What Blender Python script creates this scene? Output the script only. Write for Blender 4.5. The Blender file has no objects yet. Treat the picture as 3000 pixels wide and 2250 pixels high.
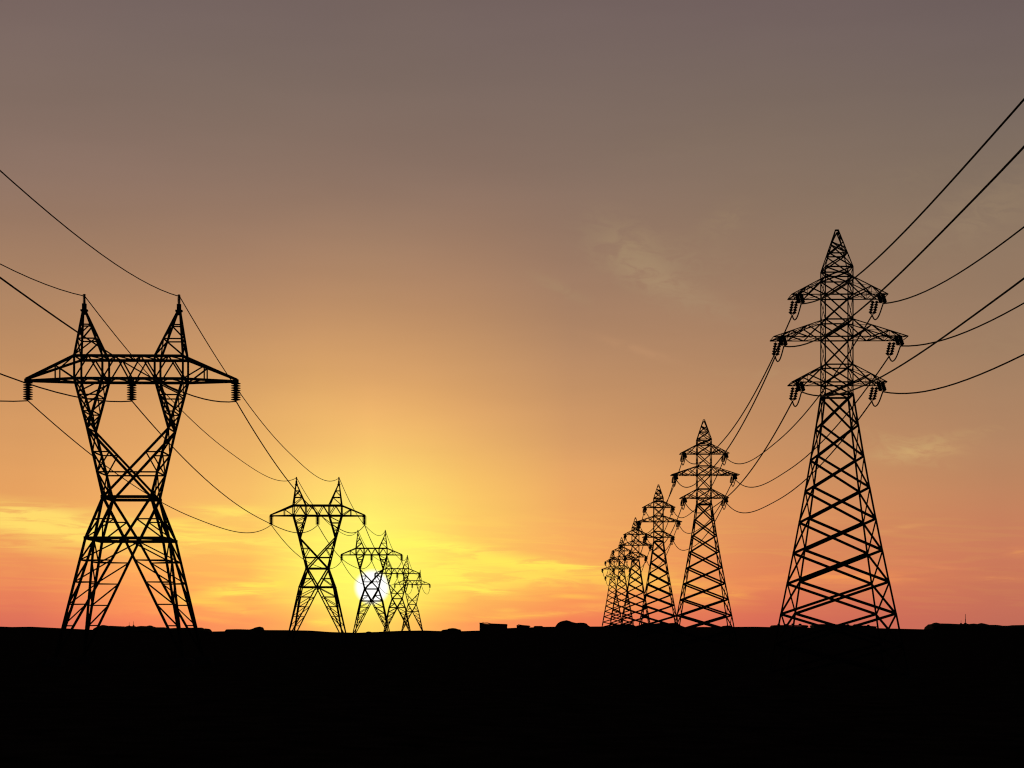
import bpy, math, random
from mathutils import Vector, Matrix, noise
random.seed(7)
S = bpy.context.scene
COL = S.collection
F = 4966.0            # focal length, in pixels of the 3000 px wide photograph
HY = 1826.0           # eye level row
CAMZ = 3.0

# ------------------------------------------------------------------ materials
def material(name, base, rough=0.8, spec=0.2, noise_scale=3.0, vary=0.35, bump=0.0, metallic=0.0):
    m = bpy.data.materials.new(name); m.use_nodes = True
    nt = m.node_tree; b = nt.nodes['Principled BSDF']
    tc = nt.nodes.new('ShaderNodeTexCoord')
    n = nt.nodes.new('ShaderNodeTexNoise'); n.inputs['Scale'].default_value = noise_scale; n.inputs['Detail'].default_value = 6
    nt.links.new(tc.outputs['Object'], n.inputs['Vector'])
    r = nt.nodes.new('ShaderNodeValToRGB')
    r.color_ramp.elements[0].position = 0.3; r.color_ramp.elements[1].position = 0.7
    r.color_ramp.elements[0].color = tuple(c * (1 - vary) for c in base) + (1,)
    r.color_ramp.elements[1].color = tuple(c * (1 + vary) for c in base) + (1,)
    nt.links.new(n.outputs['Fac'], r.inputs['Fac'])
    nt.links.new(r.outputs['Color'], b.inputs['Base Color'])
    b.inputs['Roughness'].default_value = rough
    b.inputs['Specular IOR Level'].default_value = spec
    b.inputs['Metallic'].default_value = metallic
    if bump:
        bn = nt.nodes.new('ShaderNodeBump'); bn.inputs['Strength'].default_value = bump; bn.inputs['Distance'].default_value = 0.1
        nt.links.new(n.outputs['Fac'], bn.inputs['Height']); nt.links.new(bn.outputs['Normal'], b.inputs['Normal'])
    return m
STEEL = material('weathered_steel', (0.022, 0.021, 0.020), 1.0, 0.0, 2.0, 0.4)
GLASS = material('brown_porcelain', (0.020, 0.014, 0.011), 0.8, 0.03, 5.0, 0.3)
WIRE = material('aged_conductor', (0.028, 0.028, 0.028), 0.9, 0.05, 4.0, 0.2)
CONC = material('old_concrete', (0.045, 0.042, 0.040), 1.0, 0.0, 4.0, 0.3, 0.3)
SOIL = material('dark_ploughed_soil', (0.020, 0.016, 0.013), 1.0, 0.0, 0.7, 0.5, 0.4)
LEAF = material('dark_foliage', (0.022, 0.026, 0.014), 0.95, 0.05, 1.5, 0.5)
WALLM = material('dark_rendered_wall', (0.05, 0.045, 0.04), 0.95, 0.05, 1.0, 0.3, 0.2)
ROOFM = material('dark_roof_felt', (0.025, 0.024, 0.024), 0.95, 0.05, 1.0, 0.3)

# ------------------------------------------------------------------ mesh helpers
TH = [1.0]
class MB:
    def __init__(s): s.v = []; s.f = []; s.k = 1.0; s.th = 1.0
    def bar(s, a, b, w, t=None, n=None):
        """square bar, or a flat plate of width w and thickness t with plate normal n"""
        a = Vector(a); b = Vector(b); d = b - a
        if d.length < 1e-6: return
        d.normalize()
        jit = 1 + random.uniform(-.025, .025)
        w = w * (s.th if w > 4.5 else 1 + (s.th - 1) * 1.35)
        if n is None:
            up = Vector((0, 0, 1)) if abs(d.z) < .85 else Vector((0, 1, 0))
            u = d.cross(up).normalized(); v = u.cross(d).normalized(); t = w
        else:
            t = t * s.th
            n = Vector(n); u = d.cross(n).normalized(); v = u.cross(d).normalized()
        a = a + v * random.uniform(-.004, .004) / s.k; b = b + v * random.uniform(-.004, .004) / s.k
        hw = w * jit / 2; ht = t * jit / 2; i = len(s.v)
        for p in (a, b):
            for x, y in ((-1, -1), (1, -1), (1, 1), (-1, 1)):
                s.v.append(p + u * hw * x + v * ht * y)
        s.f += [(i, i+3, i+2, i+1), (i+4, i+5, i+6, i+7)] + [(i+j, i+(j+1) % 4, i+4+(j+1) % 4, i+4+j) for j in range(4)]
    def box(s, c, size):
        c = Vector(c); i = len(s.v)
        for z in (-1, 1):
            for x, y in ((-1, -1), (1, -1), (1, 1), (-1, 1)):
                s.v.append(c + Vector((x*size[0]/2, y*size[1]/2, z*size[2]/2)))
        s.f += [(i, i+3, i+2, i+1), (i+4, i+5, i+6, i+7)] + [(i+j, i+(j+1) % 4, i+4+(j+1) % 4, i+4+j) for j in range(4)]
    def lathe(s, a, b, prof, seg=14):
        """prof: list of (fraction along a->b, radius)"""
        a = Vector(a); b = Vector(b); d = (b - a); L = d.length; d.normalize()
        up = Vector((0, 0, 1)) if abs(d.z) < .9 else Vector((0, 1, 0))
        u = d.cross(up).normalized(); v = u.cross(d).normalized(); i = len(s.v)
        for t, r in prof:
            r = r * (1 + (s.th - 1) * .6)
            for q in range(seg):
                an = q * 2 * math.pi / seg
                s.v.append(a + d * (t * L) + (u * math.cos(an) + v * math.sin(an)) * r)
        for p in range(len(prof) - 1):
            for q in range(seg):
                s.f.append((i+p*seg+q, i+p*seg+(q+1) % seg, i+(p+1)*seg+(q+1) % seg, i+(p+1)*seg+q))
        s.f.append(tuple(i+q for q in reversed(range(seg)))); s.f.append(tuple(i+(len(prof)-1)*seg+q for q in range(seg)))
    def tube(s, pts, r, seg=6):
        i = len(s.v); n = len(pts); up = Vector((0, 0, 1))
        pu = None
        for j, p in enumerate(pts):
            d = (Vector(pts[min(j+1, n-1)]) - Vector(pts[max(j-1, 0)])).normalized()
            u = d.cross(Vector((1, 0, 0)))
            u = (u if u.length > .05 else d.cross(up)).normalized()
            if pu is not None and u.dot(pu) < 0: u = -u
            pu = u; v = u.cross(d).normalized()
            rr = r * (1 + 1.1 * min(1, max(0, p.y - 60) / 380.0))
            for q in range(seg):
                an = q * 2 * math.pi / seg
                s.v.append(Vector(p) + (u * math.cos(an) + v * math.sin(an)) * rr)
        for j in range(n - 1):
            for q in range(seg):
                s.f.append((i+j*seg+q, i+j*seg+(q+1) % seg, i+(j+1)*seg+(q+1) % seg, i+(j+1)*seg+q))
    def build(s, name, mat, parent=None, k=1.0, loc=(0, 0, 0), zoff=0.0):
        me = bpy.data.meshes.new(name)
        me.from_pydata([(p[0]*k, p[1]*k, (p[2]+zoff)*k) for p in s.v], [], s.f); me.update()
        me.materials.append(mat)
        o = bpy.data.objects.new(name, me); o.location = loc; COL.objects.link(o)
        if parent: o.parent = parent
        return o
def tag(o, label=None, cat=None, group=None, kind=None):
    if label: o['label'] = label
    if cat: o['category'] = cat
    if group: o['group'] = group
    if kind: o['kind'] = kind
    return o
def empty(name, loc=(0, 0, 0), rz=0):
    e = bpy.data.objects.new(name, None); COL.objects.link(e); e.location = loc; e.rotation_euler = (0, 0, rz)
    e.empty_display_size = 1
    return e
def copy_tree(o, parent=None):
    c = o.copy(); COL.objects.link(c); c.parent = parent
    for ch in [x for x in COL.objects if x.parent == o]: copy_tree(ch, c)
    return c
def lerp(a, b, t): return tuple(x + (y - x) * t for x, y in zip(a, b))

def disc_profile(n, r, core, thick=.6):
    """n stacked insulator discs between fractions 0 and 1"""
    prof = [(0, core)]
    for i in range(n):
        c = (i + .5) / n; h = .5 / n * thick
        prof += [(c - h * 1.05, core), (c - h * .75, r * .55), (c - h * .2, r * .93), (c, r), (c + h * .25, r * .93), (c + h * .7, r * .5), (c + h * 1.05, core)]
    prof.append((1, core))
    return prof

# ================================================================== LEFT ROW: two-horned suspension towers
KL = 0.02275
def left_tower():
    Z0 = 92                      # foot plane at model z = -92
    root = empty('transmission_tower')
    M, R, T = 6.0, 3.1, 2.7      # main chord, rung and thin brace widths
    B = lambda: setmb()
    def setmb():
        m = MB(); m.k = KL; m.th = TH[0]; return m
    OUT = lambda z: 110 + (180 - 110) * (252.6 - z) / 344.6      # corner post below the belt
    INN = lambda z: 180 * (252.6 - z) / 344.6                     # inner leg below the belt
    rungs = [189, 126, 62, 1]
    for sx in (-1, 1):
        for sy in (-1, 1):
            m = B()
            P = lambda z, f: (sx*OUT(z), sy*OUT(z), z)
            m.bar(P(252.6, 0), P(-92, 0), M)
            for face in (0, 1):
                def I(z):
                    return (sx*INN(z), sy*OUT(z), z) if face == 0 else (sx*OUT(z), sy*INN(z), z)
                if face == 0 or True:
                    m.bar(I(252.6), I(-92), M*.95)
                prev = I(252.6)
                for z in rungs:
                    m.bar(P(z, 0), I(z), R)
                    m.bar(prev, P(z, 0), R)
                    prev = I(z)
                # plan brace tying the two inner legs at each rung
            for z in rungs[:3]:
                m.bar((sx*INN(z), sy*OUT(z), z), (sx*OUT(z), sy*INN(z), z), T)
            m.build('leg', STEEL, root, KL, zoff=Z0)
            f = B(); f.box((sx*182, sy*182, -92-32), (54, 54, 64)); f.box((sx*181, sy*181, -91), (22, 22, 3))
            f.build('footing', CONC, root, KL, zoff=Z0)
    # ---- belt to node: lower frame
    m = B(); H = lambda z: 69 + (110 - 69) * (374 - z) / (374 - 252.6)
    c4 = [(-1, -1), (1, -1), (1, 1), (-1, 1)]
    for (ax, ay), (bx, by) in zip(c4, c4[1:] + c4[:1]):
        m.bar((ax*110, ay*110, 252.6), (bx*110, by*110, 252.6), 7.5)
        m.bar((ax*70, ay*70, 374), (bx*70, by*70, 374), 7.5)
    for ax, ay in c4:
        m.bar((ax*110, ay*110, 252.6), (ax*69, ay*69, 374), M)
        m.box((ax*110, ay*110, 252.6), (9, 9, 9)); m.box((ax*70, ay*70, 374), (10, 10, 9))
    D1 = lambda t: 69 + (0 - 69) * t
    for s in (-1, 1):
        for q in (-1, 1):
            # face braces from waist corner to belt centre
            m.bar((q*69, s*69, 374), (0, s*110, 252.6), M*.95)
            m.bar((s*69, q*69, 374), (s*110, 0, 252.6), M*.95)
            t = (374-309)/(374-252.6); h = H(309); i = 69*(1-t)
            m.bar((q*h, s*h, 309), (q*i, s*h, 309), R); m.bar((s*h, q*h, 309), (s*h, q*i, 309), R)
            m.bar((q*i, s*h, 309), (q*110, s*110, 252.6), R); m.bar((s*h, q*i, 309), (s*110, q*110, 252.6), R)
    for a, b in (((0, -110), (110, 0)), ((110, 0), (0, 110)), ((0, 110), (-110, 0)), ((-110, 0), (0, -110))):
        m.bar((a[0], a[1], 252.6), (b[0], b[1], 252.6), 4)
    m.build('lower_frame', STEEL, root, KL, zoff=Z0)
    # ---- waist to fork node
    m = B()
    XO = lambda z: 69 + (117 - 69) * (z - 374) / 200.0
    YD = lambda z: 69 + (46 - 69) * (z - 374) / 345.0
    for sy in (-1, 1):
        for s in (-1, 1):
            m.bar((s*XO(374), sy*YD(374), 374), (s*XO(574), sy*YD(574), 574), M)
            m.bar((s*117, sy*YD(574), 574), (-s*66, sy*YD(378), 377), M)
            XI = lambda z: 117 - 186 * (574 - z) / 200.0
            m.bar((s*XO(505), sy*YD(505), 505), (s*XI(505), sy*YD(505), 505), R)
            m.bar((s*XI(505), sy*YD(505), 505), (s*XO(446), sy*YD(446), 446), R)
            m.bar((s*XO(446), sy*YD(446), 446), (s*70, sy*YD(374)*.2, 374), T)
        m.bar((-XO(446), sy*YD(446), 446), (XO(446), sy*YD(446), 446), 3.6)
    lv = [374, 446, 505, 574]
    for s in (-1, 1):
        for j in range(3):
            z1, z2 = lv[j], lv[j+1]
            m.bar((s*XO(z1), YD(z1), z1), (s*XO(z2), -YD(z2), z2), R)
            m.bar((s*XO(z1), -YD(z1), z1), (s*XO(z2), YD(z2), z2), R)
            m.bar((s*XO(z2), YD(z2), z2), (s*XO(z2), -YD(z2), z2), R)
    m.build('waist_frame', STEEL, root, KL, zoff=Z0)
    # ---- fork columns, node -> beam
    for s in (-1, 1):
        m = B()
        A = lambda z: 117 + (157 - 117) * (z - 574) / 145.0
        Bi = lambda z: 117 + (75.5 - 117) * (z - 574) / 145.0
        for sy in (-1, 1):
            m.bar((s*117, sy*YD(574), 574), (s*157, sy*46, 719), M)
            m.bar((s*117, sy*YD(574), 574), (s*75.5, sy*46, 719), M)
            zz = [719, 672, 624]
            for j, z in enumerate(zz[1:]):
                y = YD(z); yp = YD(zz[j])
                m.bar((s*A(z), sy*y, z), (s*Bi(z), sy*y, z), R)
                zb = z + 11
                m.bar((s*Bi(zz[j]), sy*yp, zz[j]-4), (s*A(zb), sy*YD(zb), zb-4), R)
            m.bar((s*Bi(624), sy*YD(624), 622), (s*A(592), sy*YD(592), 592), R)
        for Xf in (A, Bi):
            for z1, z2 in ((574, 624), (624, 672), (672, 719)):
                m.bar((s*Xf(z1), YD(z1), z1), (s*Xf(z2), -YD(z2), z2), T)
                m.bar((s*Xf(z1), -YD(z1), z1), (s*Xf(z2), YD(z2), z2), T)
                m.bar((s*Xf(z1), -YD(z1), z1), (s*Xf(z1), YD(z1), z1), T)
        m.build('fork_column', STEEL, root, KL, zoff=Z0)
    # ---- beam
    m = B(); zb, zt = 719, 785
    for sy in (-1, 1):
        y = sy*46
        m.bar((-160, y, zb), (160, y, zb), 6.8); m.bar((-160, y, zt), (160, y, zt), 6.8)
        for x in (-157, -75.5, 75.5, 157): m.bar((x, y, zb), (x, y, zt), 4.8)
        lo = [-157, -75.5, 0, 75.5, 157]; up = [-116, -36, 36, 116]
        for j in range(4):
            m.bar((lo[j], y, zb), (up[j], y, zt), R); m.bar((up[j], y, zt), (lo[j+1], y, zb), R*1.15)
    xs = [-157, -116, -75.5, -36, 0, 36, 75.5, 116, 157]
    for z in (zb, zt):
        for x in xs[::2]: m.bar((x, -46, z), (x, 46, z), R)
        for j in range(8):
            q = 1 if j % 2 else -1
            m.bar((xs[j], -46*q, z), (xs[j+1], 46*q, z), T)
    m.bar((0, -46, zb-3), (0, 46, zb-3), 6)
    m.build('cross_beam', STEEL, root, KL, zoff=Z0)
    # ---- tapering arm ends
    for s in (-1, 1):
        m = B(); tip = (s*307, 0, 719.5)
        for sy in (-1, 1):
            cb = (s*157, sy*46, 719); ct = (s*157, sy*46, 785)
            m.bar(cb, (tip[0], sy*2, tip[2]-2), 6.2); m.bar(ct, (tip[0], sy*2, tip[2]+3), 6.2)
            t = (216-157)/150.0
            pb = lerp(cb, tip, t); pt = lerp(ct, tip, t)
            m.bar(pb, pt, R); m.bar(pt, cb, R*1.1)
        t = (216-157)/150.0
        a, b = lerp((s*157, -46, 785), tip, t), lerp((s*157, 46, 785), tip, t)
        m.bar(a, b, T); m.bar((s*157, -46, 785), b, T)
        a2, b2 = lerp((s*157, -46, 719), tip, t), lerp((s*157, 46, 719), tip, t)
        m.bar(a2, b2, T); m.bar((s*157, 46, 719), a2, T)
        m.box((s*306, 0, 718), (12, 8, 11))
        m.build('crossarm', STEEL, root, KL, zoff=Z0)
    # ---- horns
    for s in (-1, 1):
        m = B(); ax, az = s*138, 922
        L = lambda x0, sy, z: lerp((x0, sy*46, 785), (ax + (3.5 if x0*s > 100 else -3.5)*s, sy*3.0, az), (z-785)/(az-785.0))
        for sy in (-1, 1):
            for x0 in (s*157, s*75.5): m.bar(L(x0, sy, 785), L(x0, sy, az), 5.0)
            for z in (881, 838): m.bar(L(s*157, sy, z), L(s*75.5, sy, z), R)
            m.bar(L(s*75.5, sy, 881), L(s*157, sy, 846), R)
            m.bar(L(s*75.5, sy, 838), L(s*157, sy, 788), R)
        for x0 in (s*157, s*75.5):
            for z1, z2 in ((785, 838), (838, 881)):
                m.bar(L(x0, -1, z1), L(x0, 1, z2), T); m.bar(L(x0, 1, z1), L(x0, -1, z2), T)
                m.bar(L(x0, 1, z2), L(x0, -1, z2), T)
        m.build('horn', STEEL, root, KL, zoff=Z0)
        c = B()
        c.box((ax, 0, 924), (20, 14, 5)); c.box((ax, 0, 934), (11.5, 11.5, 20)); c.box((ax, 0, 917), (14, 14, 10))
        c.build('horn_cap', STEEL, root, KL, zoff=Z0)
        i = B(); i.lathe((ax, 0, 972), (ax, 0, 943), disc_profile(9, 4.8, 2.6, .8))
        i.build('earth_wire_insulator', GLASS, root, KL, zoff=Z0)
    for x in (-302, 0, 304):
        i = B(); i.lathe((x, 0, 715), (x, 0, 661), disc_profile(8, 13.5, 4.0, .95), 20)
        i.build('insulator_string', GLASS, root, KL, zoff=Z0)
    return root
LX0, LSL = -22.52, -0.02507           # x of the left row = LX0 + LSL * y
LY1, LSP = 113.0, 138.4
YAWL = math.atan(-LSL)
def left_base(n):
    y = LY1 + LSP * n
    return Vector((LX0 + LSL * y, y, CAMZ - 8 / F * y - 92 * KL))
LL = ['largest two-horned black lattice tower, at far left, its wires leaving past the left edge',
      'second largest two-horned lattice tower, standing well to the left of the white sun',
      'two-horned lattice tower standing directly in front of the white sun disc',
      'two-horned lattice tower just right of the sun, partly behind the one that crosses the sun',
      'smallest and farthest two-horned lattice tower, last of the row running past the sun']
ltrees = []
for n in range(5):
    if n in (0, 1, 2, 3):      # members of the later towers are a little heavier
        TH[0] = (1.14, 1.32, 1.5, 1.7)[n]; lt = left_tower(); o = lt
    else: o = copy_tree(lt)
    o.location = left_base(n); o.rotation_euler = (0, 0, YAWL)
    tag(o, LL[n], 'pylon', 'two-horned lattice towers in a row on the left')

def place(base, yaw, k, X, Y, Z, foot):
    c, s = math.cos(yaw), math.sin(yaw)
    return Vector((base.x + (X*c - Y*s)*k, base.y + (X*s + Y*c)*k, base.z + (Z - foot)*k))
def span(a, b, sag, n=40):
    """a = nearer end, b = farther end; the wire droops more steeply where it reaches the farther tower"""
    out = []
    for i in range(n + 1):
        t = i / n
        u = 2*t - 1
        d = sag * (1 - abs(u)**(3.0 if u > 0 else 2.1))
        p = a.lerp(b, t); p.z -= d; out.append(p)
    return out
WL = [(-302, 659, 'lower conductor hung from the left arm insulators of the two-horned towers'),
      (1, 659, 'conductor hung from the middle beam insulators of the two-horned towers'),
      (305, 659, 'conductor hung from the right arm insulators of the two-horned towers'),
      (-137, 966, 'thin earth wire running over the left horns of the two-horned towers'),
      (140, 966, 'thin earth wire running over the right horns of the two-horned towers')]
for X, Z, lab in WL:
    m = MB(); pts = []
    A = [place(left_base(n), YAWL, KL, X, 0, Z, -92) for n in range(-1, 5)]
    for j in range(5):
        seg = span(A[j], A[j+1], 3.45 if Z < 900 else 3.4)
        pts += seg if not pts else seg[1:]
    m.tube(pts, 0.034 if Z < 900 else 0.029)
    o = m.build('power_line', WIRE)
    tag(o, lab, 'power line', 'wires of the left row of towers')

# ================================================================== RIGHT ROW: three-armed tension towers
KR = 0.02215
PAIRS = []       # (X, Zbottom) of the six conductor attachments
def right_tower():
    Z0 = 166.5
    root = empty('transmission_tower')
    def B():
        m = MB(); m.k = KR; m.th = TH[0]; return m
    FX, FY = (0, 1, 0), (1, 0, 0)
    nodes = [(648, 40.5), (556.8, 53), (465.6, 66), (374.4, 80), (283, 95), (192, 110.5), (101, 126.5), (10, 143), (-81, 158.5), (-166, 172.5)]
    for sx in (-1, 1):
        for sy in (-1, 1):
            m = B()
            for (z1, h1), (z2, h2) in zip(nodes, nodes[1:]):
                m.bar((sx*h1, sy*h1, z1+1), (sx*h2, sy*h2, z2-1), 3.8)
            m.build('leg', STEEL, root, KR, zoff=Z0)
            f = B(); f.box((sx*172.5, sy*172.5, -166-30), (30, 30, 60)); f.build('footing', CONC, root, KR, zoff=Z0)
    m = B()
    for (z1, h1), (z2, h2) in zip(nodes, nodes[1:]):
        for s in (-1, 1):
            o1, o2 = s*1.2, -s*1.2; bw = 5.4 + min(1.5, (648 - z1) / 230.0)
            m.bar((-h1, s*h1+o1, z1), (h2, s*h2+o1, z2), bw, 1.4, FX); m.bar((h1, s*h1+o2, z1), (-h2, s*h2+o2, z2), bw, 1.4, FX)
            m.bar((s*h1+o1, -h1, z1), (s*h2+o1, h2, z2), bw, 1.9, FY); m.bar((s*h1+o2, h1, z1), (s*h2+o2, -h2, z2), bw, 1.9, FY)
    for s in (-1, 1):
        m.bar((-41, s*41, 648), (41, s*41, 648), 5, 2, FX); m.bar((s*41, -41, 648), (s*41, 41, 648), 5, 2, FY)
    m.build('lower_bracing', STEEL, root, KR, zoff=Z0)
    # mast
    lv = [648, 684, 735.5, 816.5, 867, 939, 990.5, 1019.6]
    m = B(); h = 40.0
    for sx in (-1, 1):
        for sy in (-1, 1): m.bar((sx*h, sy*h, 648), (sx*h, sy*h, 1020), 2.6)
    for z1, z2 in zip(lv, lv[1:]):
        for s in (-1, 1):
            m.bar((-h, s*h, z2), (h, s*h, z2), 3.4, 1.2, FX); m.bar((s*h, -h, z2), (s*h, h, z2), 3.0, 1.0, FY)
            m.bar((-h, s*h-.8, z1), (h, s*h-.8, z2), 3.4, 1.0, FX); m.bar((h, s*h+.8, z1), (-h, s*h+.8, z2), 3.4, 1.0, FX)
            m.bar((s*h-.8, -h, z1), (s*h-.8, h, z2), 3.0, 0.9, FY); m.bar((s*h+.8, h, z1), (s*h+.8, -h, z2), 3.0, 0.9, FY)
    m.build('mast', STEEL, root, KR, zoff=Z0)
    # peak
    m = B(); W = lambda z: 40 + (4 - 40) * (z - 1019.6) / (1134 - 1019.6)
    for sx in (-1, 1):
        for sy in (-1, 1): m.bar((sx*40, sy*40, 1019.6), (sx*4, sy*4, 1134), 2.2)
    pl = [1019.6, 1062, 1096]
    for z1, z2 in zip(pl, pl[1:]):
        a, b = W(z1), W(z2)
        for s in (-1, 1):
            m.bar((-a, s*a, z1), (b, s*b, z2), 3.2, 1.0, FX); m.bar((a, s*a+1, z1), (-b, s*b+1, z2), 3.2, 1.0, FX)
            m.bar((s*a, -a, z1), (s*b, b, z2), 2.8, 0.9, FY); m.bar((s*a+1, a, z1), (s*b+1, -b, z2), 2.8, 0.9, FY)
            if z2 < 1090:
                m.bar((-b, s*b, z2), (b, s*b, z2), 3.2, 1.0, FX); m.bar((s*b, -b, z2), (s*b, b, z2), 2.8, 0.9, FY)
    b = W(1096)
    for s in (-1, 1):
        m.bar((-b, s*b, 1096), (0, s*5, 1127), 2.8, 1, FX); m.bar((b, s*b, 1096), (0, s*5, 1127), 2.8, 1, FX)
        mid = W(1079)
        m.bar((-b, s*b, 1096), (mid*1.0, s*mid, 1079), 2.8, 1, FX)
        m.bar((-4.5, s*4, 1134), (4.5, s*4, 1134), 2.4); m.bar((s*4, -4, 1134), (s*4, 4, 1134), 2.4)
    m.build('peak', STEEL, root, KR, zoff=Z0)
    # arms
    arms = [(939, 990.5, (53, ), -98, 102, 118), (816.4, 867, (52.5, 102), -150, 160, 168), (684, 735.5, (53, ), -98, 99, 117)]
    for zb, zt, mids, tl, tr, ax in arms:
        for side in (-1, 1):
            T = abs(tl if side < 0 else tr)
            m = B(); x0 = 40.0
            xs = [0] + [q * T / (155.0 if len(mids) == 2 else 100.0) for q in mids]
            ztop = lambda d: zt + (zb - zt) * d / T
            for sy in (-1, 1):
                y = sy * 40
                m.bar((side*x0, y, zb), (side*(x0+T), y, zb), 2.2)
                m.bar((side*x0, y, zt), (side*(x0+T), y, zb), 2.2)
                for a, b in zip(xs, xs[1:]):
                    m.bar((side*(x0+a), y-.5, zb), (side*(x0+b), y-.5, ztop(b)), 3.1, 1, FX)
                    m.bar((side*(x0+a), y+.5, ztop(a)), (side*(x0+b), y+.5, zb), 3.1, 1, FX)
                a = xs[-1]; e = a + (T - a) * .62
                m.bar((side*(x0+a), y, ztop(a)), (side*(x0+e), y, zb), 3.1, 1, FX)
                m.bar((side*(x0+e), y, ztop(e)), (side*(x0+a + (e-a)*.55), y, zb), 1.2)
                m.bar((side*(x0+a), y, ztop(a)), (side*(x0+a), y, zb), 1.0)
            allx = xs + [T]
            for a, b in zip(allx, allx[1:]):
                q = 1
                for (za, zz) in ((zb, zb), (ztop(a), ztop(b))):
                    m.bar((side*(x0+a), -40, za), (side*(x0+b), 40, zz), 1.1)
                    m.bar((side*(x0+a), 40, za), (side*(x0+b), -40, zz), 1.1)
                m.bar((side*(x0+b), -40, zb), (side*(x0+b), 40, zb), 1.3)
                m.bar((side*(x0+b), -40, ztop(b)), (side*(x0+b), 40, ztop(b)), 1.3)
            m.build('crossarm', STEEL, root, KR, zoff=Z0)
            X = side * (ax + (1.5 if side > 0 else -1))
            ends = []
            for sy in (-1, 1):
                dY = -20 if sy < 0 else 17; dZ = -27 if sy < 0 else -34; dX = 3.5 if sy < 0 else -4.5
                top = (X, sy*40, zb - (1 if sy < 0 else 5))
                for q in (-6, 6):
                    i = B()
                    a = Vector((top[0]+q, top[1], top[2])); b = a + Vector((dX, dY, dZ))
                    i.bar((a.x, a.y, zb), a, 1.0)
                    i.lathe(a, b, disc_profile(5, 5.6, 1.8, 1.0), 12)
                    i.build('insulator_string', GLASS, root, KR, zoff=Z0)
                yk = B(); e = Vector((X+dX, top[1]+dY, top[2]+dZ))
                yk.bar(e + Vector((-8, 0, 1)), e + Vector((8, 0, 1)), 2.2, 1.2, FX)
                yk.bar(e + Vector((-6, 0, 0)), e + Vector((0, dY*.12, -4)), 1.4); yk.bar(e + Vector((6, 0, 0)), e + Vector((0, dY*.12, -4)), 1.4)
                yk.build('yoke_plate', STEEL, root, KR, zoff=Z0)
                ends.append(e + Vector((0, dY*.12, -4)))
            if not any(abs(p[0] - X) < 1 and abs(p[1] - zb) < 1 for p in PAIRS):
                PAIRS.append((X, zb, ends[0], ends[1]))
    return root
RX0, RSL = 17.6, 0.0316
RY1, RSP = 110.0, 105.6
YAWR = -0.5 * math.atan(RSL)
def right_base(n):
    y = RY1 + RSP * n
    return Vector((RX0 + RSL * y, y, CAMZ + 17.5 / F * y - 166.5 * KR))
RL = ['largest three-armed lattice tower with a pointed top, rightmost of all towers',
      'second largest three-armed lattice tower, next to the left of the largest one',
      'third largest three-armed lattice tower, with its lower legs against orange sky',
      'fourth of the three-armed lattice towers counted from the largest on the right',
      'second smallest three-armed lattice tower, between the smallest and the fourth largest',
      'smallest three-armed lattice tower, leftmost and last of the right-hand row']
for n in range(6):
    if n in (0, 1, 2, 3):
        TH[0] = (1.16, 1.42, 1.65, 1.85)[n]; rt = right_tower(); o = rt
    else: o = copy_tree(rt)
    o.location = right_base(n); o.rotation_euler = (0, 0, YAWR)
    tag(o, RL[n], 'pylon', 'three-armed lattice towers in a row on the right')
names = {(-1, 939): 'top left', (1, 939): 'top right', (-1, 816.4): 'middle left', (1, 816.4): 'middle right', (-1, 684): 'bottom left', (1, 684): 'bottom right'}
for X, zb, e0, e1 in PAIRS:
    m = MB(); pts = []
    side = -1 if X < 0 else 1
    for n in range(-1, 6):
        bs = right_base(n)
        near = place(bs, YAWR, KR, e0.x, e0.y, e0.z, -166.5)
        farp = place(bs, YAWR, KR, e1.x, e1.y, e1.z, -166.5)
        if n >= 0:
            pts += span(prev, near, 3.15 if n else (2.87 if side > 0 else (3.22 if zb < 700 else 3.03)))[(0 if not pts else 1):]
            if True:     # jumper loop under the arm
                low = min(near.z, farp.z) - 17 * KR
                N = 16
                for i in range(1, N + 1):
                    t = i / N
                    p = near.lerp(farp, t)
                    dn = abs(2*t - 1)
                    # droops quickly from the near yoke, hangs deepest near the far one
                    base = near.z * (1-t) + farp.z * t
                    tt = t ** 1.25
                    p.z = base - (1 - abs(2*tt - 1)**2.2) * 25 * KR
                    pts.append(p)
        prev = farp
    m.tube(pts, 0.038)
    o = m.build('power_line', WIRE)
    tag(o, 'conductor strung along the %s arms of the three-armed towers' % names[(side, zb)], 'power line', 'wires of the right row of towers')

# ================================================================== terrain
RIDGE = [(-6000, 1836), (-400, 1834), (0, 1835.5), (40, 1837), (60, 1836.5), (90, 1836), (120, 1837.5), (150, 1842.5), (175, 1849), (190, 1852), (220, 1853.8), (300, 1854),
         (610, 1851.8), (660, 1851.5), (740, 1849), (780, 1845.8), (840, 1846), (900, 1847), (980, 1852), (1050, 1853.8), (1100, 1851.5), (1180, 1847.8), (1240, 1847), (1290, 1848.6), (1350, 1849),
         (1405, 1847.3), (1450, 1843), (1486, 1840.3), (1513, 1839), (1552, 1838), (1600, 1836.2), (1630, 1836), (1728, 1835.4), (1770, 1835.2), (1862, 1836), (2010, 1838), (2060, 1836.5), (2090, 1837),
         (2210, 1836), (2260, 1837), (2362, 1839), (2420, 1838), (2562, 1840), (2600, 1843), (2650, 1845.5), (2720, 1846), (3000, 1846), (3400, 1843), (9000, 1838)]
def interp(tab, x):
    if x <= tab[0][0]: return tab[0][1]
    for (a, b), (c, d) in zip(tab, tab[1:]):
        if x <= c:
            t = (x - a) / (c - a); t = t*t*(3-2*t) * .5 + t * .5
            return b + (d - b) * t
    return tab[-1][1]
YR = 720.0
def ridge_z(x): return CAMZ + (HY - interp(RIDGE, 1500 + x / YR * F)) / F * YR
def near_z(x):
    t = min(1, max(0, (x + 15) / 30.0)); t = t*t*(3-2*t)
    return 0.2 + (-0.42 - 0.2) * t
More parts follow.
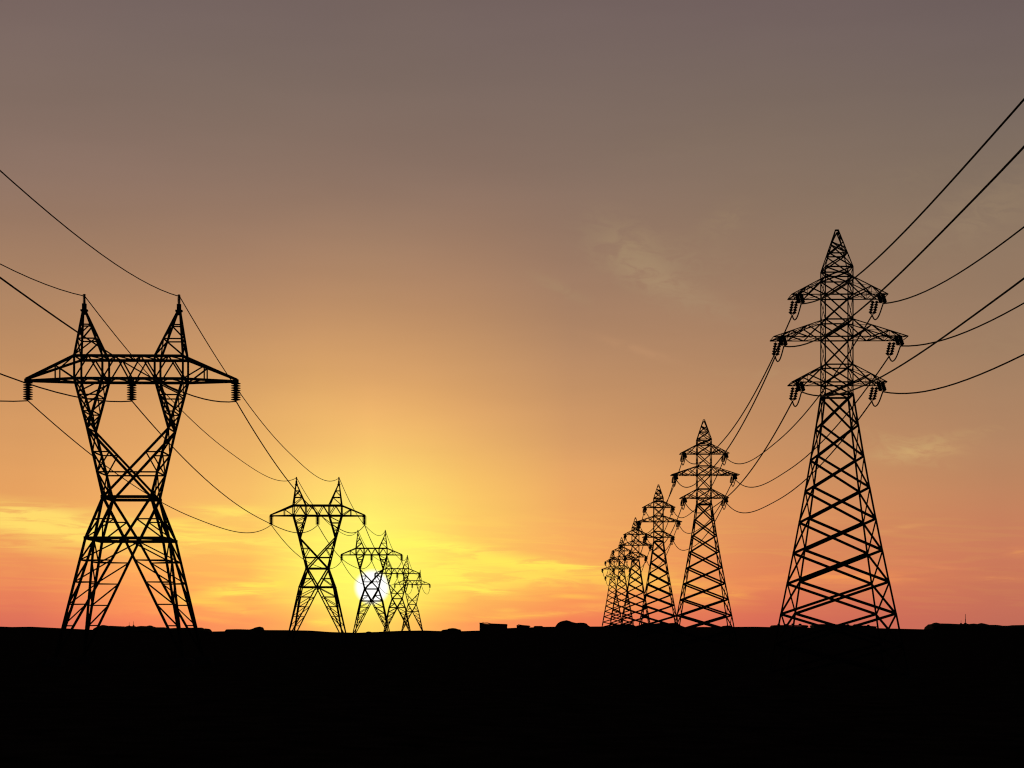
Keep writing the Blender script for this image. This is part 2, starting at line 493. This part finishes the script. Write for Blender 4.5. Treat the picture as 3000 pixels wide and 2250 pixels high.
def ground_z(x, y):
    if y <= 100: z = near_z(x)
    elif y <= YR:
        t = (y - 100) / (YR - 100); z = near_z(x) * (1-t) + ridge_z(x) * t
    else:
        z = max(ridge_z(x) - .016 * (y - YR), -60)
    if 8 < y < 700:
        z += 0.06 * noise.noise(Vector((x*.05, y*.03, 0)))
    return z
def terrain():
    xs = [-250 + 1.25*i for i in range(401)]
    for e in (270, 300, 350, 420, 520, 680, 900, 1300, 2000, 3200, 5000, 8000): xs += [e, -e]
    xs = sorted(xs)
    ys = [-3000, -1500, -700, -300, -100, -30, 0, 15] + list(range(30, 720, 15)) + [720, 735, 760, 800, 860, 930, 1000, 1100, 1300, 1700, 2400, 3400, 4700, 6200, 8000]
    v = [(x, y, ground_z(x, y)) for y in ys for x in xs]; n = len(xs)
    f = [(j*n+i, j*n+i+1, (j+1)*n+i+1, (j+1)*n+i) for j in range(len(ys)-1) for i in range(n-1)]
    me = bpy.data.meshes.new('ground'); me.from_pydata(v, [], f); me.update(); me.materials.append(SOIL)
    for p in me.polygons: p.use_smooth = True
    o = bpy.data.objects.new('ground', me); COL.objects.link(o); o['kind'] = 'structure'
terrain()

# ================================================================== things on the skyline
YS = 950.0
def W2(px, py, y=YS): return ((px - 1500) / F * y, CAMZ + (HY - py) / F * y)
def slab(m, prof, depth, drop=0.0, y=YS, rough=0.0):
    """solid body under a skyline profile, rounded towards front and back"""
    lay = [(-depth/2, .35), (-depth*.36, .8), (-depth*.2, .97), (0, 1.0), (depth*.2, .96), (depth*.38, .78), (depth/2, .3)]
    P = [W2(a, b, y) for a, b in prof]; i0 = len(m.v); n = len(P)
    xm = sum(p[0] for p in P)/n
    for dy, s in lay:
        for x, z in P:
            g = ground_z(x, y + dy) - .6
            r = rough * noise.noise(Vector((x*.8, dy*.5, 3)))
            m.v.append(Vector((x, y + dy, g + (z - drop - g) * s + (r if s < 1 else 0))))
    L = len(lay)
    for a in range(L-1):
        for b in range(n-1): m.f.append((i0+a*n+b, i0+a*n+b+1, i0+(a+1)*n+b+1, i0+(a+1)*n+b))
    # skirts
    base = len(m.v)
    for dy, s in lay:
        for x, z in (P[0], P[-1]):
            m.v.append(Vector((x, y+dy, ground_z(x, y+dy) - 1.0)))
    for row in (0, L-1):
        q = len(m.v); dy = lay[row][0]
        for x, z in P: m.v.append(Vector((x, y+dy, ground_z(x, y+dy) - 1.0)))
        for b in range(n-1): m.f.append((q+b, q+b+1, i0+row*n+b+1, i0+row*n+b))
    for a in range(L-1):
        m.f.append((i0+a*n, i0+(a+1)*n, base+2*(a+1), base+2*a))
        m.f.append((i0+a*n+n-1, base+2*a+1, base+2*(a+1)+1, i0+(a+1)*n+n-1))
def leaves(m, prof, depth, per_m=26, size=.34, y=YS):
    P = [W2(a, b, y) for a, b in prof]
    for (x1, z1), (x2, z2) in zip(P, P[1:]):
        L = math.hypot(x2-x1, z2-z1)
        for _ in range(int(L * per_m) + 1):
            t = random.random(); x = x1+(x2-x1)*t; zt = z1+(z2-z1)*t
            dy = random.gauss(0, depth*.2); g = ground_z(x, y+dy)
            s = max(.3, 1 - (abs(dy)/(depth*.5))**2 * .65)
            z = g + (zt-g)*s - abs(random.gauss(0, .35)) - .05
            c = Vector((x + random.gauss(0, .12), y+dy, z)); r = size * random.uniform(.4, 1)
            u = Vector((random.gauss(0, 1), random.gauss(0, 1), random.gauss(0, 1))).normalized()
            v = u.orthogonal().normalized()
            i = len(m.v); m.v += [c - u*r*.5, c + v*r*.28, c + u*r*.5, c - v*r*.28]; m.f.append((i, i+1, i+2, i+3))
def wood(name, prof, depth, label, cat, stuff=True, drop=.12, per=26):
    m = MB(); slab(m, prof, depth, drop, rough=.3); leaves(m, prof, depth, per)
    o = m.build(name, LEAF)
    return tag(o, label, cat, kind='stuff' if stuff else None)
A = [(284, 1849), (285.5, 1838), (289, 1835), (298, 1834), (301, 1831.5), (305, 1830.5), (311, 1832), (319, 1833), (331, 1833), (342, 1833.5), (372, 1835), (378, 1833), (385, 1834.5), (391, 1833), (399, 1836), (405, 1834), (413, 1833), (423, 1833.5), (431, 1834), (438, 1831.5), (446, 1834.3), (456, 1837), (480, 1837), (496, 1840), (516, 1839), (545, 1838.3), (591, 1838), (593, 1841.5), (601, 1840.5), (611, 1841.5), (615, 1850)]
wood('woodland', A, 26, 'low dark wood with a flat top beside the legs of the largest two-horned tower', 'woodland')
Bp = [(660, 1851), (665, 1843), (697, 1842.5), (715, 1843), (731, 1843.5), (742, 1840.5), (749, 1837.3), (760, 1835), (769, 1837), (771, 1844.5), (782, 1845.5)]
wood('woodland', Bp, 18, 'low dark wood rising to a hump at its right end, between the two largest two-horned towers', 'woodland')
Lp = [(2720, 1843), (2722, 1831), (2726, 1828), (2735, 1827), (2737, 1824.6), (2742, 1823), (2747, 1824.7), (2755, 1825.8), (2780, 1826.2), (2810, 1827.6), (2815, 1826.5), (2822, 1827.6), (2829, 1826), (2837, 1829), (2843, 1827), (2853, 1826), (2867, 1828), (2875, 1824.4), (2882, 1826.7), (2893, 1829.8), (2918, 1830), (2936, 1832.5), (2954, 1832.5), (2964, 1831), (3000, 1830.3), (3080, 1831), (3130, 1835), (3150, 1844)]
wood('woodland', Lp, 28, 'long dark wood with a steep left end at the right edge of the skyline', 'woodland')
wood('thicket', [(1772, 1835.5), (1782, 1833.5), (1791, 1831.8), (1806, 1828.6), (1825, 1828), (1847, 1828), (1856, 1830.7), (1864, 1834)], 16, 'dark thicket at the feet of the smallest three-armed towers', 'thicket')
wood('thicket', [(1860, 1834), (1874, 1830.7), (1885, 1825.3), (1906, 1824.4), (1913, 1827), (1935, 1824), (1951, 1825.7), (1974, 1824), (1985, 1826), (1994, 1832), (2010, 1837.5)], 18, 'dark thicket behind the legs of the third largest three-armed tower', 'thicket')
wood('bush', [(1293, 1848), (1297, 1845), (1311, 1843.3), (1315, 1841), (1326, 1839.7), (1335, 1840.6), (1342, 1843), (1349, 1844), (1351.5, 1849)], 8, 'low rounded dark bush alone on the skyline left of the barn', 'bush', False, .05, 40)
wood('bush', [(2110, 1836.5), (2118, 1833.5), (2132, 1831.8), (2143, 1834), (2147, 1837)], 6, 'small dark bush by the right leg of the second largest three-armed tower', 'bush', False, .05, 40)
wood('bush', [(1073, 1851.5), (1078, 1849.6), (1084, 1850), (1090, 1852)], 4, 'tiny dark bush on the skyline under the white sun', 'bush', False, .05, 40)
m = MB(); slab(m, [(1620, 1840), (1627, 1835.5), (1631, 1830), (1635, 1825), (1642, 1821), (1651, 1818.5), (1660, 1817), (1668, 1819), (1677, 1822.5), (1689, 1825), (1700, 1824), (1711, 1824.6), (1717, 1826.3), (1721, 1831), (1727, 1835), (1736, 1840)], 40, rough=.2)
tag(m.build('hill', SOIL), kind='structure')

def block(m, prof, depth, y=YS):
    """straight-sided body: profile extruded front to back, closed below ground"""
    P = [W2(a, b, y) for a, b in prof]; n = len(P); i = len(m.v)
    g = min(ground_z(P[0][0], y-depth/2), ground_z(P[-1][0], y+depth/2)) - .5
    for dy in (-depth/2, depth/2):
        for x, z in P: m.v.append(Vector((x, y+dy, z)))
        m.v.append(Vector((P[-1][0], y+dy, g))); m.v.append(Vector((P[0][0], y+dy, g)))
    q = n + 2
    m.f.append(tuple(i+j for j in range(q))); m.f.append(tuple(i+q+j for j in reversed(range(q))))
    for j in range(q): m.f.append((i+j, i+q+j, i+q+(j+1) % q, i+(j+1) % q))
def building(name, walls, roof, vents, depth, label, cat):
    x0, z0 = W2(*walls[0]); x1, z1 = W2(*walls[-1])
    root = empty(name, ((x0+x1)/2, YS, ground_z((x0+x1)/2, YS)))
    off = Vector(root.location)
    def rel(m):
        m.v = [p - off for p in m.v]; return m
    m = MB(); block(m, walls, depth); w = rel(m).build('wall', WALLM, root)
    m = MB()
    P = [W2(a, b) for a, b in roof]; n = len(P); i = 0
    dz = .5
    for dy in (-depth/2 - .4, depth/2 + .4):
        for x, z in P: m.v.append(Vector((x, YS+dy, z)))
        for x, z in reversed(P): m.v.append(Vector((x, YS+dy, z-dz)))
    q = 2*n
    m.f.append(tuple(range(q))); m.f.append(tuple(q+j for j in reversed(range(q))))
    for j in range(q): m.f.append((j, q+j, q+(j+1) % q, (j+1) % q))
    rel(m).build('roof', ROOFM, root)
    for px, w_, top, bot in vents:
        x, zt = W2(px, top); zb = W2(px, bot)[1]; ww = w_ / F * YS
        m = MB(); m.lathe((x, YS, zb - .4), (x, YS, zt), [(0, ww*.5), (.5, ww*.5), (.55, ww*.56), (.85, ww*.42), (1, ww*.3)], 10)
        rel(m).build('roof_vent', ROOFM, root)
    return tag(root, label, cat)
building('barn', [(1405.6, 1826.5), (1438, 1828.6), (1486, 1830.5)], [(1405, 1824.4), (1417, 1824.2), (1428, 1823.8), (1438, 1826.4), (1460, 1827.3), (1484, 1828.2), (1487, 1830)], [(1415, 2.4, 1822, 1826)], 12,
         'long dark barn with a straight left end, right of the lone rounded bush', 'barn')
building('shed', [(1513.8, 1833.5), (1519, 1832), (1551.5, 1834)], [(1513, 1832.6), (1519, 1829), (1530, 1831), (1551, 1832.7), (1553.5, 1834.5)], [], 8,
         'small dark shed with a sloping roof, right of the long barn', 'shed')
building('shed', [(1565, 1835.4), (1588, 1835.6)], [(1563.5, 1836), (1567, 1833.8), (1587, 1833.8), (1592, 1836)], [], 7,
         'lowest flat-topped shed, just left of the humped hill', 'shed')
building('farm_building', [(2262, 1833.6), (2361, 1834)], [(2260, 1835.5), (2264, 1832.2), (2277, 1831.4), (2310, 1831), (2349, 1831), (2361, 1832), (2363.5, 1835.5)],
         [(2281.5, 8, 1827, 1831.5), (2304, 8, 1827.6, 1831), (2322.5, 8, 1826.4, 1831), (2344, 9, 1827, 1831)], 10,
         'long low building with four roof vents at the left foot of the largest three-armed tower', 'building')
building('farm_building', [(2379.4, 1833.5), (2397, 1830.5), (2456, 1831), (2561, 1837)], [(2378.4, 1834), (2380.5, 1831.8), (2396.7, 1828.5), (2426, 1828.3), (2455, 1829), (2477, 1831), (2490, 1832.6), (2500, 1832.8), (2528, 1832.5), (2549, 1834), (2562, 1835.2)],
         [(2484, 9, 1828.8, 1832.6), (2504.5, 9, 1828.8, 1832.6), (2544, 8, 1830, 1833.6)], 12,
         'longest low building with three roof vents, between the legs of the largest three-armed tower', 'building')
def mast(px, top, bot, w, label):
    x, zt = W2(px, top); zb = W2(px, bot)[1]; g = ground_z(x, YS) - .3
    r = w / F * YS / 2
    root = empty('antenna_mast', (x, YS, g))
    m = MB(); m.lathe((0, 0, 0), (0, 0, zt-g), [(0, r*1.6), (.75, r*1.5), (.76, r), (1, r*.8)], 8); m.build('pole', STEEL, root)
    m = MB(); m.box((0, 0, zb-g), (r*8, r*8, .5)); m.build('equipment_box', STEEL, root)
    tag(root, label, 'mast', 'thin masts on the skyline')
mast(378.5, 1822.5, 1833.5, .9, 'shorter thin mast of the two above the wood beside the largest two-horned tower')
mast(391.3, 1820.5, 1833, 1.1, 'taller thin mast of the two above the wood beside the largest two-horned tower')
mast(2815.5, 1816, 1826.5, 1.0, 'shorter thin mast of the two above the wood at the right edge')
mast(2828.4, 1798.7, 1826, 1.5, 'tallest thin mast, above the wood at the right edge')

# ================================================================== sky, sun, camera
def lin(c):
    return tuple((x/255/12.92 if x/255 <= .04045 else ((x/255+.055)/1.055)**2.4) for x in c)
def azel(px, py):
    return math.degrees(math.atan((px-1500)/F)), math.degrees(math.atan((HY-py)/math.hypot(F, px-1500)))
SKY = {
 75: [(1826, (220, 112, 90)), (1780, (228, 120, 89)), (1720, (234, 132, 89)), (1650, (238, 145, 91)), (1550, (240, 160, 92)), (1450, (232, 163, 96)), (1300, (219, 157, 98)), (1100, (200, 146, 98)), (900, (178, 135, 100)), (700, (158, 123, 99)), (500, (141, 115, 102)), (250, (126, 107, 97)), (0, (122, 103, 99))],
 400: [(1826, (246, 129, 89)), (1780, (250, 142, 88)), (1720, (252, 159, 88)), (1650, (253, 172, 94)), (1550, (250, 180, 98)), (1450, (240, 174, 101)), (1300, (226, 164, 100)), (1100, (208, 152, 100)), (900, (181, 136, 101)), (700, (158, 124, 100)), (500, (141, 115, 102)), (250, (124, 106, 96)), (0, (119, 102, 99))],
 725: [(1826, (253, 150, 92)), (1780, (254, 164, 90)), (1720, (255, 178, 91)), (1650, (255, 188, 93)), (1550, (254, 196, 99)), (1450, (247, 192, 104)), (1300, (235, 177, 103)), (1100, (214, 160, 103)), (900, (184, 138, 102)), (700, (158, 124, 101)), (500, (140, 115, 101)), (250, (123, 106, 96)), (0, (118, 101, 98))],
 930: [(1826, (253, 175, 90)), (1780, (255, 208, 92)), (1720, (255, 238, 100)), (1600, (255, 240, 106)), (1500, (255, 226, 108)), (1400, (253, 208, 110)), (1300, (246, 190, 108)), (1100, (220, 164, 104)), (900, (188, 141, 103)), (700, (159, 125, 101)), (500, (140, 115, 101)), (250, (122, 105, 96)), (0, (118, 101, 98))],
 1085: [(1826, (254, 190, 88)), (1780, (255, 228, 92)), (1710, (255, 250, 100)), (1600, (255, 250, 108)), (1500, (255, 236, 110)), (1400, (254, 216, 110)), (1300, (249, 196, 110)), (1200, (238, 179, 108)), (1100, (220, 164, 105)), (900, (187, 141, 103)), (700, (158, 125, 101)), (500, (139, 114, 101)), (250, (122, 105, 96)), (0, (118, 101, 97))],
 1230: [(1826, (253, 172, 90)), (1780, (255, 212, 90)), (1710, (255, 228, 97)), (1600, (255, 226, 102)), (1500, (254, 224, 106)), (1400, (253, 208, 108)), (1300, (243, 189, 107)), (1200, (232, 174, 106)), (1100, (216, 161, 104)), (900, (185, 139, 103)), (700, (157, 124, 101)), (500, (138, 114, 101)), (250, (122, 105, 96)), (0, (118, 101, 97))],
 1375: [(1826, (253, 152, 90)), (1780, (254, 180, 90)), (1710, (254, 196, 92)), (1600, (254, 198, 97)), (1500, (252, 204, 102)), (1400, (249, 194, 104)), (1300, (234, 178, 105)), (1200, (224, 166, 105)), (1100, (209, 156, 103)), (900, (180, 136, 102)), (700, (155, 122, 100)), (500, (137, 113, 100)), (250, (121, 104, 96)), (0, (117, 100, 97))],
 1675: [(1826, (243, 126, 87)), (1780, (249, 142, 87)), (1710, (252, 166, 87)), (1600, (247, 172, 96)), (1500, (241, 171, 99)), (1400, (232, 167, 102)), (1300, (215, 157, 102)), (1100, (190, 142, 102)), (900, (166, 128, 101)), (700, (148, 118, 99)), (500, (134, 112, 99)), (250, (121, 104, 96)), (0, (116, 99, 97))],
 2245: [(1826, (214, 106, 87)), (1780, (222, 116, 87)), (1710, (226, 129, 87)), (1600, (226, 142, 92)), (1500, (220, 147, 94)), (1400, (211, 148, 97)), (1300, (200, 144, 98)), (1100, (180, 135, 99)), (900, (161, 125, 99)), (700, (146, 119, 98)), (500, (134, 113, 98)), (250, (120, 104, 95)), (0, (115, 98, 97))],
 2925: [(1826, (192, 107, 88)), (1780, (196, 110, 88)), (1710, (202, 117, 88)), (1600, (204, 124, 92)), (1500, (197, 130, 93)), (1400, (188, 133, 96)), (1300, (180, 133, 98)), (1100, (165, 129, 99)), (900, (153, 123, 99)), (700, (144, 119, 98)), (500, (130, 112, 97)), (250, (116, 101, 94)), (0, (111, 96, 95))],
}
PATCH = [  # px, py, sx, sy, tilt (deg, + = down to the right), strength, colour
 (1300, 1655, 130, 50, 4, .5, (255,240,97)), (90, 1515, 210, 24, 5, 1.0, (254,218,110)), (220, 1562, 180, 30, 7, .95, (255,216,104)), (130, 1545, 150, 14, 4, .6, (255,222,108)), (60, 1600, 150, 12, 4, .6, (248,190,98)), (330, 1620, 90, 10, 3, .4, (254,196,96)),
 (540, 1560, 110, 28, 6, .9, (255,222,100)), (690, 1500, 85, 14, 2, .8, (255,222,104)), (700, 1585, 130, 14, -2, .7, (255,226,102)), (880, 1600, 120, 18, 0, .5, (255,238,104)),
 (740, 1722, 100, 20, -9, 1.0, (255,226,92)), (590, 1765, 70, 10, 3, .75, (255,200,88)), (700, 1790, 60, 10, 0, .5, (255,200,90)), (600, 1812, 110, 6, 8, .6, (255,172,90)), (430, 1790, 100, 12, 0, .4, (255,160,90)), (945, 1822, 34, 9, 0, .6, (255,226,90)),
 (1250, 1598, 130, 16, 7, .8, (255,246,100)), (1400, 1640, 110, 12, 8, .75, (255,230,96)), (1340, 1690, 120, 22, 2, .7, (255,246,96)), (1400, 1728, 80, 8, 6, .7, (255,238,94)),
 (1620, 1662, 155, 15, 5, 1.0, (255,236,92)), (1560, 1690, 150, 18, 0, .8, (255,222,92)), (1760, 1690, 120, 18, 6, .7, (255,205,88)), (1900, 1712, 120, 20, 4, .75, (253,188,86)),
 (1670, 1746, 70, 6, 3, .75, (255,186,86)), (1740, 1778, 90, 12, -4, .6, (253,168,88)), (1560, 1803, 120, 5, -4, .7, (255,182,88)), (1450, 1806, 130, 7, -2, .5, (255,190,88)), (1485, 1788, 26, 5, 0, .6, (255,196,90)),
 (2070, 1742, 80, 18, 3, .75, (250,172,84)), (2200, 1722, 80, 6, 2, .5, (240,145,88)), (2460, 1692, 130, 16, 0, .75, (241,150,86)), (2230, 1700, 60, 7, 0, .4, (238,146,88)),
 (2600, 1555, 80, 6, -10, .5, (222,155,96)), (2660, 1645, 60, 5, 2, .6, (224,140,94)), (2730, 1667, 70, 9, 4, .5, (222,134,92)), (2610, 1700, 50, 5, 0, .5, (228,136,90)), (2900, 1694, 60, 6, 3, .7, (222,142,90)), (2990, 1617, 34, 8, 0, .7, (222,144,90)),
 (2380, 1510, 100, 16, 0, .3, (226,150,95)),
 (1900, 800, 85, 34, 30, .75, (174,144,111)), (1835, 735, 62, 46, 15, .65, (163,136,106)), (2020, 868, 110, 26, 22, .6, (168,137,107)), (1960, 765, 130, 50, 10, .4, (160,134,106)), (1760, 660, 60, 40, 0, .3, (153,129,104)), (1640, 845, 60, 12, 25, .5, (168,137,105)), (1620, 560, 0.1, 0.1, 0, 0, (0,0,0)),
 (2120, 650, 50, 26, -30, .35, (158,133,104)), (2680, 1318, 80, 22, -6, 1.0, (206,164,110)), (2640, 1292, 90, 10, 14, .7, (196,154,106)), (2740, 1290, 130, 10, -10, .5, (190,150,105)), (2690, 1350, 60, 7, 12, .6, (198,154,106)),
 (2880, 620, 170, 55, -22, .4, (154,130,104)), (2950, 1000, 100, 30, -10, .3, (164,132,102)), (1870, 1025, 90, 9, 18, .45, (192,145,107)), (2300, 1095, 150, 12, 2, .4, (183,143,104)), (2620, 540, 140, 26, -14, .3, (140,119,99)), (2000, 430, 150, 30, -8, .2, (136,116,98)),
]
def build_world():
    w = bpy.data.worlds.new('World'); S.world = w; w.use_nodes = True
    nt = w.node_tree; N = nt.nodes; L = nt.links; N.clear()
    def mk(t, **kw):
        n = N.new(t)
        for a, b in kw.items(): setattr(n, a, b)
        return n
    def math_(op, a, b=None, c=None):
        n = mk('ShaderNodeMath', operation=op)
        for i, q in enumerate((a, b, c)):
            if q is None: continue
            if isinstance(q, (int, float)): n.inputs[i].default_value = q
            else: L.new(q, n.inputs[i])
        return n.outputs[0]
    tc = mk('ShaderNodeTexCoord'); sep = mk('ShaderNodeSeparateXYZ'); L.new(tc.outputs['Generated'], sep.inputs[0])
    x, y, z = sep.outputs
    az = math_('MULTIPLY', math_('ARCTAN2', x, y), 180/math.pi)
    el = math_('MULTIPLY', math_('ARCSINE', z), 180/math.pi)
    fac = math_('DIVIDE', math_('MAXIMUM', el, 0.0), 90.0)
    DUSK = (0.012, 0.012, 0.018)
    cols = []
    for px in sorted(SKY):
        r = mk('ShaderNodeValToRGB'); cr = r.color_ramp; cr.interpolation = 'B_SPLINE'
        st = [(azel(px, py)[1]/90, lin(c)) for py, c in SKY[px]]
        top = lin(SKY[px][-1][1])
        st += [(24/90, tuple(c*.72 for c in top)), (30/90, tuple(c*.38 for c in top)), (40/90, tuple(c*.16 for c in top)), (1, DUSK)]
        while len(cr.elements) > 1: cr.elements.remove(cr.elements[-1])
        cr.elements[0].position = 0; cr.elements[0].color = st[0][1] + (1,)
        for p, c in st[1:]:
            e = cr.elements.new(p); e.color = tuple(c) + (1,)
        L.new(fac, r.inputs[0]); cols.append((azel(px, HY)[0], r.outputs[0]))
    def mix(a, b, f):
        n = mk('ShaderNodeMix', data_type='RGBA'); n.clamp_factor = True
        L.new(f, n.inputs[0])
        for q, i in ((a, 6), (b, 7)):
            if isinstance(q, tuple): n.inputs[i].default_value = q + (1,)
            else: L.new(q, n.inputs[i])
        return n.outputs[2]
    def rng(v, a, b, kind='LINEAR'):
        n = mk('ShaderNodeMapRange', interpolation_type=kind); n.clamp = True
        L.new(v, n.inputs['Value']); n.inputs['From Min'].default_value = a; n.inputs['From Max'].default_value = b
        return n.outputs[0]
    c = cols[0][1]
    for (a0, _), (a1, o) in zip(cols, cols[1:]): c = mix(c, o, rng(az, a0, a1))
    # dusk away from the sunset
    away = rng(math_('ABSOLUTE', math_('SUBTRACT', az, -1.0)), 17.5, 55, 'SMOOTHSTEP')
    # soft high streaks everywhere + cirrus patches
    cb = mk('ShaderNodeCombineXYZ'); L.new(math_('ADD', math_('MULTIPLY', az, .42), math_('MULTIPLY', el, .2)), cb.inputs[0]); L.new(math_('MULTIPLY', el, 3.4), cb.inputs[1])
    n1 = mk('ShaderNodeTexNoise'); n1.inputs['Scale'].default_value = 1.05; n1.inputs['Detail'].default_value = 9; n1.inputs['Roughness'].default_value = .62; n1.inputs['Distortion'].default_value = .9
    L.new(cb.outputs[0], n1.inputs['Vector'])
    st = rng(n1.outputs[0], .37, .60, 'SMOOTHSTEP')
    cb3 = mk('ShaderNodeCombineXYZ'); L.new(math_('ADD', math_('MULTIPLY', az, .9), math_('MULTIPLY', el, .5)), cb3.inputs[0]); L.new(math_('MULTIPLY', el, 2.1), cb3.inputs[1])
    n3 = mk('ShaderNodeTexNoise'); n3.inputs['Scale'].default_value = 1.1; n3.inputs['Detail'].default_value = 10; n3.inputs['Roughness'].default_value = .6; n3.inputs['Distortion'].default_value = 1.3
    L.new(cb3.outputs[0], n3.inputs['Vector'])
    st3 = rng(n3.outputs[0], .33, .64, 'SMOOTHSTEP')
    # thin broken streaks in the low haze
    cb4 = mk('ShaderNodeCombineXYZ'); L.new(math_('MULTIPLY', az, .38), cb4.inputs[0]); L.new(math_('ADD', math_('MULTIPLY', el, 4.6), math_('MULTIPLY', az, .16)), cb4.inputs[1]); cb4.inputs[2].default_value = 4.3
    n4 = mk('ShaderNodeTexNoise'); n4.inputs['Scale'].default_value = .8; n4.inputs['Detail'].default_value = 8; n4.inputs['Distortion'].default_value = 1.2
    L.new(cb4.outputs[0], n4.inputs['Vector'])
    lowm = math_('MULTIPLY', rng(n4.outputs[0], .44, .64, 'SMOOTHSTEP'), math_('MULTIPLY', rng(el, .15, .7), math_('SUBTRACT', 1.0, rng(el, 2.6, 4.2, 'SMOOTHSTEP'))))
    # veil: gentle large unevenness of the haze
    cb2 = mk('ShaderNodeCombineXYZ'); L.new(math_('MULTIPLY', az, .10), cb2.inputs[0]); L.new(math_('MULTIPLY', el, .55), cb2.inputs[1])
    n2 = mk('ShaderNodeTexNoise'); n2.inputs['Scale'].default_value = 1.0; n2.inputs['Detail'].default_value = 5
    L.new(cb2.outputs[0], n2.inputs['Vector'])
    veil = mk('ShaderNodeMapRange'); L.new(n2.outputs[0], veil.inputs['Value'])
    veil.inputs['From Min'].default_value = .3; veil.inputs['From Max'].default_value = .7; veil.inputs['To Min'].default_value = .975; veil.inputs['To Max'].default_value = 1.025
    vm = mk('ShaderNodeVectorMath', operation='SCALE'); L.new(c, vm.inputs[0]); L.new(veil.outputs[0], vm.inputs['Scale']); c = vm.outputs[0]
    deg = 180/math.pi/F
    warm = mk('ShaderNodeVectorMath', operation='MULTIPLY'); L.new(c, warm.inputs[0]); warm.inputs[1].default_value = (1.05, 1.28, .98)
    c = mix(c, warm.outputs[0], math_('MULTIPLY', lowm, .36))
    for px, py, sx, sy, tilt, s, colr in PATCH:
        if s <= 0: continue
        a0, e0 = azel(px, py); t = math.radians(tilt)
        dx = math_('SUBTRACT', az, a0); dy = math_('SUBTRACT', el, e0)      # dy up
        u = math_('SUBTRACT', math_('MULTIPLY', dx, math.cos(t)/(sx*deg)), math_('MULTIPLY', dy, math.sin(t)/(sx*deg)))
        v = math_('ADD', math_('MULTIPLY', dx, math.sin(t)/(sy*deg)), math_('MULTIPLY', dy, math.cos(t)/(sy*deg)))
        d2 = math_('ADD', math_('MULTIPLY', u, u), math_('MULTIPLY', v, v))
        g = math_('EXPONENT', math_('MULTIPLY', d2, -.55))
        # noise erodes the edge of the patch more than its core
        f = math_('MULTIPLY', g, math_('ADD', math_('MULTIPLY', st if py > 1450 else st3, 1.0 if py > 1450 else .95), .30 if py > 1450 else .12))
        c = mix(c, lin(colr), math_('MULTIPLY', f, s))
    # sun glow and disc
    sa, se = azel(1090, 1720)
    dx = math_('SUBTRACT', az, sa); dy = math_('SUBTRACT', el, se)
    d = math_('SQRT', math_('ADD', math_('MULTIPLY', dx, dx), math_('MULTIPLY', dy, dy)))
    glow = math_('MULTIPLY', math_('EXPONENT', math_('MULTIPLY', math_('MULTIPLY', d, d), -.42)), .62)
    c = mix(c, lin((255, 252, 106)), glow)
    c = mix(c, (1.15, 1.15, 1.12), math_('SUBTRACT', 1.0, rng(d, .43, .66, 'SMOOTHSTEP')))
    c = mix(c, (0.020, 0.018, 0.022), away)
    # a physical sky for the low sun adds the faint ambient light overhead
    sk = mk('ShaderNodeTexSky', sky_type='NISHITA'); sk.sun_disc = False
    sk.sun_elevation = math.radians(se); sk.sun_rotation = math.radians(sa)
    bg1 = mk('ShaderNodeBackground'); L.new(c, bg1.inputs[0]); bg1.inputs[1].default_value = 1.0
    bg2 = mk('ShaderNodeBackground'); L.new(sk.outputs[0], bg2.inputs[0]); bg2.inputs[1].default_value = 0.0005
    add = mk('ShaderNodeAddShader'); L.new(bg1.outputs[0], add.inputs[0]); L.new(bg2.outputs[0], add.inputs[1])
    out = mk('ShaderNodeOutputWorld'); L.new(add.outputs[0], out.inputs[0])
    return sa, se
sa, se = build_world()
S.world.cycles.sampling_method = 'MANUAL'; S.world.cycles.sample_map_resolution = 256
sl = bpy.data.lights.new('sun', 'SUN'); sl.energy = 0.12; sl.angle = math.radians(.5); sl.color = (1, .72, .4)
so = bpy.data.objects.new('sun', sl); COL.objects.link(so)
dirv = Vector((math.sin(math.radians(sa))*math.cos(math.radians(se)), math.cos(math.radians(sa))*math.cos(math.radians(se)), math.sin(math.radians(se))))
so.rotation_euler = dirv.to_track_quat('Z', 'Y').to_euler(); so.location = dirv * 500

cam = bpy.data.cameras.new('camera'); co = bpy.data.objects.new('camera', cam); COL.objects.link(co)
co.location = (0, 0, CAMZ); co.rotation_euler = (math.pi/2, 0, 0)
cam.sensor_width = 36; cam.lens = 36 * F / 3000; cam.shift_y = (HY - 1125) / 3000
cam.clip_start = .1; cam.clip_end = 30000
S.camera = co
vs = S.view_settings; vs.view_transform = 'Standard'; vs.look = 'None'; vs.exposure = 0; vs.gamma = 1; vs.use_curve_mapping = False
S.cycles.max_bounces = 2; S.cycles.adaptive_threshold = 0.02
S.cycles.pixel_filter_type = 'BLACKMAN_HARRIS'; S.cycles.filter_width = 1.15
